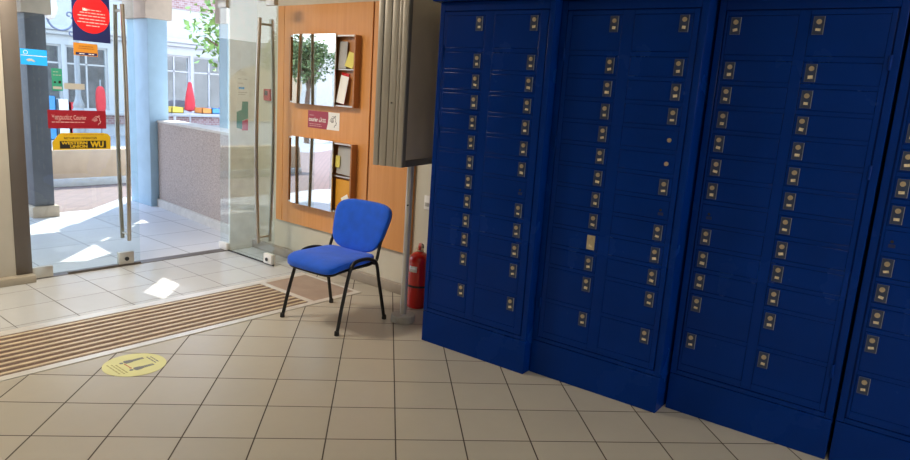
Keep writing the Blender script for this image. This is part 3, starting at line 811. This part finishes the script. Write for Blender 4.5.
# porch roof; unseen openings added to cast the sun patches and thin sun line
SE = math.radians(55); K = math.cos(SE)/math.sin(SE)/math.sqrt(2); RZ = 2.80; OFF = K*RZ
bm = bmesh.new()
loops = [[(-4.5, 3.83), (3.7, 3.83), (3.7, 6.72), (-4.5, 6.72)],
         [(.208+OFF, 2.907+OFF), (.521+OFF, 3.201+OFF), (.519+OFF, 2.942+OFF), (.242+OFF, 2.652+OFF)],
         [(.076+OFF, 4.137+OFF), (.576+OFF, 4.632+OFF), (.546+OFF, 4.206+OFF), (.254+OFF, 4.051+OFF)],
         [(.66+OFF, 4.72+OFF), (1.27+OFF, 5.29+OFF), (1.285+OFF, 5.275+OFF), (.675+OFF, 4.700+OFF)]]
es = []
for lp in loops:
    vs = [bm.verts.new((x, y, RZ)) for x, y in lp]
    es += [bm.edges.new((vs[k], vs[(k+1) % len(vs)])) for k in range(len(vs))]
bmesh.ops.triangle_fill(bm, edges=es, use_beauty=True, use_dissolve=False)
r = bmesh.ops.extrude_face_region(bm, geom=list(bm.faces))
for v in [g_ for g_ in r['geom'] if isinstance(g_, bmesh.types.BMVert)]: v.co.z += .02
bmesh.ops.recalc_face_normals(bm, faces=bm.faces)
struct('porch_roof', bm, M['roof_under'])
struct('sky_block_left', box(-4.7, -4.6, 3.83, 6.70, -.08, RZ), M['roof_under'])  # unseen end wall added to keep sky light off the column fronts
struct('building_wall', box(LX-.2, WX+3, 3.83, 3.90, 2.83, 4.5), M['facade'])

struct('sky_block_right', box(8.2, 8.6, 3.0, 11.8, -.1, 6.0), M['roof_under'])  # added out of view to block low sky from the right
# ------------------------------------------------------------------ street lamp
t = thing('street_lamp', 'grey street lamp post with scroll bracket beyond the tan wall', 'street lamp', (2.425, 9.5, -.004))
obj('post', lathe([(.0, 0), (.13, 0), (.13, .30), (.10, .34), (.095, 1.02), (.075, 1.06), (.085, 1.10), (.055, 1.18), (.040, 1.25), (.040, 3.4), (0, 3.4)], 0, 0, 24), M['lamp_grey'], t)
bm = bmesh.new()
def arc(cx, cz, r0, r1, a0, a1, n=18):
    return [(cx+(r0+(r1-r0)*k/n)*math.cos(math.radians(a0+(a1-a0)*k/n)), 0, cz+(r0+(r1-r0)*k/n)*math.sin(math.radians(a0+(a1-a0)*k/n))) for k in range(n+1)]
add_tube(bm, arc(-.21, 2.42, .19, .19, 190, 345), .016, 8)
add_tube(bm, arc(-.085, 2.47, .06, .015, -60, 300), .013, 8)
add_tube(bm, arc(-.06, 2.20, .015, .055, 40, 400), .012, 8)
add_tube(bm, [(-.025, 0, 2.37), (0, 0, 2.42)], .014, 8)
obj('scroll_bracket', bm, M['scroll'], t)
obj('globe', lathe([(.0, 2.36), (.06, 2.39), (.10, 2.46), (.115, 2.55), (.09, 2.66), (.04, 2.72), (0, 2.73)], -.36, 0, 24), M['globe'], t)

# ------------------------------------------------------------------ shop building across the street
FY = 17.0
t = thing('shop_building', 'white shop building with large windows and pink brick top across the street', 'building', (7, FY, -.056))
q = lambda bm: local(bm, t)
wins = [(1.6, 3.7), (4.05, 5.05), (5.15, 6.2), (7.6, 8.58), (8.66, 9.75), (10.3, 12.5)]
wz0, wz1 = .62, 2.26
bm = bmesh.new(); xp = -1.0
for x0, x1 in wins+[(15, 15)]:
    add_box(bm, xp, x0, FY, FY+.25, -.056, 3.55); xp = x1
    if x1 < 15:
        add_box(bm, x0, x1, FY, FY+.25, -.056, wz0); add_box(bm, x0, x1, FY, FY+.25, wz1, 3.55)
obj('wall', q(bm), M['facade'], t)
obj('back_room', q(box(-1, 15, FY+2.2, FY+2.4, -.056, 3.5)), M['shop_in'], t)
obj('brick_top', q(box(-1, 15, FY-.02, FY+.4, 3.55, 5.6)), M['roof_brick'], t)
bm = bmesh.new(); add_box(bm, -1, 15, FY-.16, FY, 2.60, 2.72, .02); add_box(bm, -1, 15, FY-.10, FY, 2.50, 2.60, .02)
obj('cornice', q(bm), M['facade'], t)
obj('sill_band', q(box(-1, 15, FY-.10, FY, wz0-.12, wz0-.02, .01)), M['frame_w'], t)
obj('pink_band', q(box(-1, 15, FY-.03, FY, .25, wz0-.12)), M['roof_brick'], t)
for x0, x1 in wins:
    w_ = obj('window', q(merge([box(x0, x0+.05, FY+.05, FY+.12, wz0, wz1), box(x1-.05, x1, FY+.05, FY+.12, wz0, wz1), box(x0+.05, x1-.05, FY+.05, FY+.12, wz0, wz0+.05), box(x0+.05, x1-.05, FY+.05, FY+.12, wz1-.05, wz1), box(x0+.05, x1-.05, FY+.06, FY+.10, 1.78, 1.82), box((x0+x1)/2-.02, (x0+x1)/2+.02, FY+.06, FY+.10, wz0, wz1)])), M['frame_w'], t)
    obj('pane', q(box(x0+.04, x1-.04, FY+.08, FY+.09, wz0+.04, wz1-.04)), M['shop_glass'], w_)
# goods in front of and behind the shop windows
def goods(name, label, cat, bm, m, g=None):
    return tag(obj(name, bm, m), label, cat, g)
t = thing('display_table', 'white goods table in front of the shop window across the street', 'table', (8.6, 15.6, -.056))
obj('table_top', box(-1.5, 1.2, -.3, .3, .70, .74), M['frame_w'], t)
for sx in (-1.45, 1.12):
    for sy in (-.27, .22): obj('leg', box(sx, sx+.05, sy, sy+.05, 0, .70), M['frame_w'], t)
def crate(x, y, z, w, d, h):
    bm = bmesh.new(); tk = .02
    add_box(bm, x, x+w, y, y+d, z, z+tk); add_box(bm, x, x+w, y, y+tk, z, z+h); add_box(bm, x, x+w, y+d-tk, y+d, z, z+h)
    add_box(bm, x, x+tk, y, y+d, z, z+h); add_box(bm, x+w-tk, x+w, y, y+d, z, z+h); return bm
ZT = .684
goods('crate', 'yellow crate on the goods table seen above the low wall', 'crate', crate(7.12, 15.4, ZT, .34, .4, .16), M['yellow_pl'], 'crates on the goods table')
goods('crate', 'orange crate on the goods table seen above the low wall', 'crate', crate(8.0, 15.4, ZT, .30, .4, .15), M['orange_pl'], 'crates on the goods table')
goods('crate', 'blue crate on the goods table seen above the low wall', 'crate', crate(8.30, 15.4, ZT, .27, .4, .15), M['blue_pl'], 'crates on the goods table')
bm = superell(.36, .2, .12, .9, .8, 24, 12); shift(bm, 9.0, 15.6, ZT+.12)
goods('cloth_bundle', 'violet cloth bundle at the right end of the goods table', 'cloth', bm, M['purple'])
t = thing('red_parasol', 'folded red parasol beside the goods table across the street', 'parasol', (8.15, 16.3, -.056))
obj('canopy', lathe([(.05, .75), (.15, .80), (.13, 1.1), (.05, 1.55), (.0, 1.6)], 0, 0, 14), M['red_cloth'], t)
obj('pole', tube([(0, 0, 0), (0, 0, 1.65)], .02, 8), M['frame_w'], t)
t = thing('coat_stand', 'red coat hanging on a stand outside the shop, behind the left glass door', 'coat', (5.55, 16.0, -.056))
bm = superell(.115, .10, .36, .7, .8, 20, 16); shift(bm, 0, 0, .98)
obj('coat', bm, M['red_cloth'], t)
obj('stand', merge([tube([(0, 0, .02), (0, 0, 1.5)], .02, 8), lathe([(0, 0), (.2, 0), (.2, .03), (0, .03)], 0, 0, 16)]), M['lamp_grey'], t)
for k, (x, m, nm) in enumerate(((4.20, 'blue_pl', 'blue'), (4.50, 'paper', 'white'), (4.78, 'red_cloth', 'red'))):
    goods('storage_box', nm+' storage box on the pavement in front of the left shop window', 'box', crate(x, 15.9, -.056, .26, .3, 1.05-.07*k), M[m], 'boxes before the shop window')

# ------------------------------------------------------------------ trees
def tree(label, x, y, trunk_h, crown, n, m, seed, size=.09):
    rnd = random.Random(seed)
    t = thing('tree', label, 'tree', (x, y, -.056))
    bm = bmesh.new()
    cz = crown[2]
    add_tube(bm, smooth_path([(0, 0, 0), (.03, 0, trunk_h*.5), (0, .02, trunk_h)], 4), [.10]*5+[.085]*4, 10)
    for k in range(7):
        a = k*2*PI/7+rnd.uniform(-.3, .3); e = rnd.uniform(.5, .9)
        tip = (crown[0]*e*math.cos(a), crown[0]*e*math.sin(a), cz+crown[1]*rnd.uniform(-.4, .6))
        add_tube(bm, smooth_path([(0, .02, trunk_h-.03), (tip[0]*.45, tip[1]*.45, trunk_h+(tip[2]-trunk_h)*.6), tip], 4), [.055, .05, .045, .04, .035, .03, .022, .016, .01], 7)
    obj('trunk', bm, M['bark'], t)
    bm = bmesh.new()
    cl = [(rnd.gauss(0, .45)*crown[0], rnd.gauss(0, .45)*crown[0], cz+rnd.gauss(0, .45)*crown[1]) for _ in range(46)]
    for _ in range(n):
        c = rnd.choice(cl); r = .26*crown[0]
        p = Vector((c[0]+rnd.gauss(0, r), c[1]+rnd.gauss(0, r), c[2]+rnd.gauss(0, r*.8)))
        if (p.x/crown[0])**2+(p.y/crown[0])**2+((p.z-cz)/crown[1])**2 > 1.35: continue
        d = Vector((rnd.gauss(0, 1), rnd.gauss(0, 1), rnd.gauss(-.3, .6))).normalized()
        s = d.cross(Vector((rnd.gauss(0, 1), rnd.gauss(0, 1), 1))).normalized()
        L_ = size*rnd.uniform(.7, 1.3)
        mid = d.cross(s)*L_*.12
        vs = [bm.verts.new(q_) for q_ in (p, p+d*L_*.5+s*L_*.28+mid, p+d*L_, p+d*L_*.5-s*L_*.28+mid)]
        bm.faces.new(vs)
    obj('foliage', bm, m, t, ang=180)
    return t
tree('leafy green tree outside, its branches reaching in at the top right of the doorway', 6.35, 10.6, 1.7, (1.10, 1.15, 2.85), 2200, M['leaf'], 5, .15)
tree('small round tree in the street, seen mirrored in the upper display case', -8.1, 15.1, 1.50, (.90, .68, 2.50), 3000, M['leaf_dark'], 9, .16)
# pale house that shows only in the mirror fronts
t = thing('pale_house', 'pale house with an arched gateway far along the street, mirrored in the lower case', 'building', (-14, 24, -.056))
obj('wall', box(-9, 7, 0, .4, 0, 3.4), M['coping'], t)
obj('gateway', poly([(-1.6, 0), (1.6, 0)]+[(1.6*math.cos(a*PI/16), 1.5+.9*math.sin(a*PI/16)) for a in range(17)], 0, .05), M['tan'], t, loc=(1.0, 0, 0), rot=(PI/2, 0, 0))

# ------------------------------------------------------------------ light
w = bpy.data.worlds.new('world'); scene.world = w; w.use_nodes = True
nt = w.node_tree; nt.nodes.clear()
out = nt.nodes.new('ShaderNodeOutputWorld'); bg = nt.nodes.new('ShaderNodeBackground')
tc = nt.nodes.new('ShaderNodeTexCoord'); sx = nt.nodes.new('ShaderNodeSeparateXYZ'); rp = nt.nodes.new('ShaderNodeValToRGB')
nt.links.new(tc.outputs['Generated'], sx.inputs[0]); nt.links.new(sx.outputs[2], rp.inputs[0])
rp.color_ramp.elements[0].position = 0.0; rp.color_ramp.elements[0].color = (.86, .91, .97, 1)
rp.color_ramp.elements[1].position = .8; rp.color_ramp.elements[1].color = (.42, .62, 1.0, 1)
nt.links.new(rp.outputs[0], bg.inputs[0]); bg.inputs[1].default_value = 4.6
nt.links.new(bg.outputs[0], out.inputs[0])
sun = bpy.data.lights.new('sun', 'SUN'); sun.energy = 8.0; sun.angle = math.radians(.55); sun.color = (1, .95, .86)
so = bpy.data.objects.new('sun', sun); COL.objects.link(so)
dv = Vector((-1, -1, -math.sqrt(2)*math.tan(SE)))
so.rotation_euler = dv.to_track_quat('-Z', 'Y').to_euler(); so.location = (6, 9, 9)
def area(name, loc, sx_, sy_, power, col, rot=(0, 0, 0), spread=180):
    l = bpy.data.lights.new(name, 'AREA'); l.shape = 'RECTANGLE'; l.size = sx_; l.size_y = sy_; l.energy = power; l.color = col
    l.spread = math.radians(spread)
    o = bpy.data.objects.new(name, l); COL.objects.link(o); o.location = loc; o.rotation_euler = rot; return o
for (x, y), p in zip(LAMPS, (72, 52, 10)):
    area('ceiling_lamp', (x, y, CZ-.06), .56, .56, p, (1, .88, .71) if y > 0 else (1, .86, .66))

vs_ = scene.view_settings
scene.display_settings.display_device = 'sRGB'
vs_.view_transform = 'Standard'; vs_.look = 'None'; vs_.exposure = 0.0; vs_.gamma = 1.0; vs_.use_curve_mapping = False
scene.cycles.max_bounces = 10; scene.cycles.transparent_max_bounces = 16
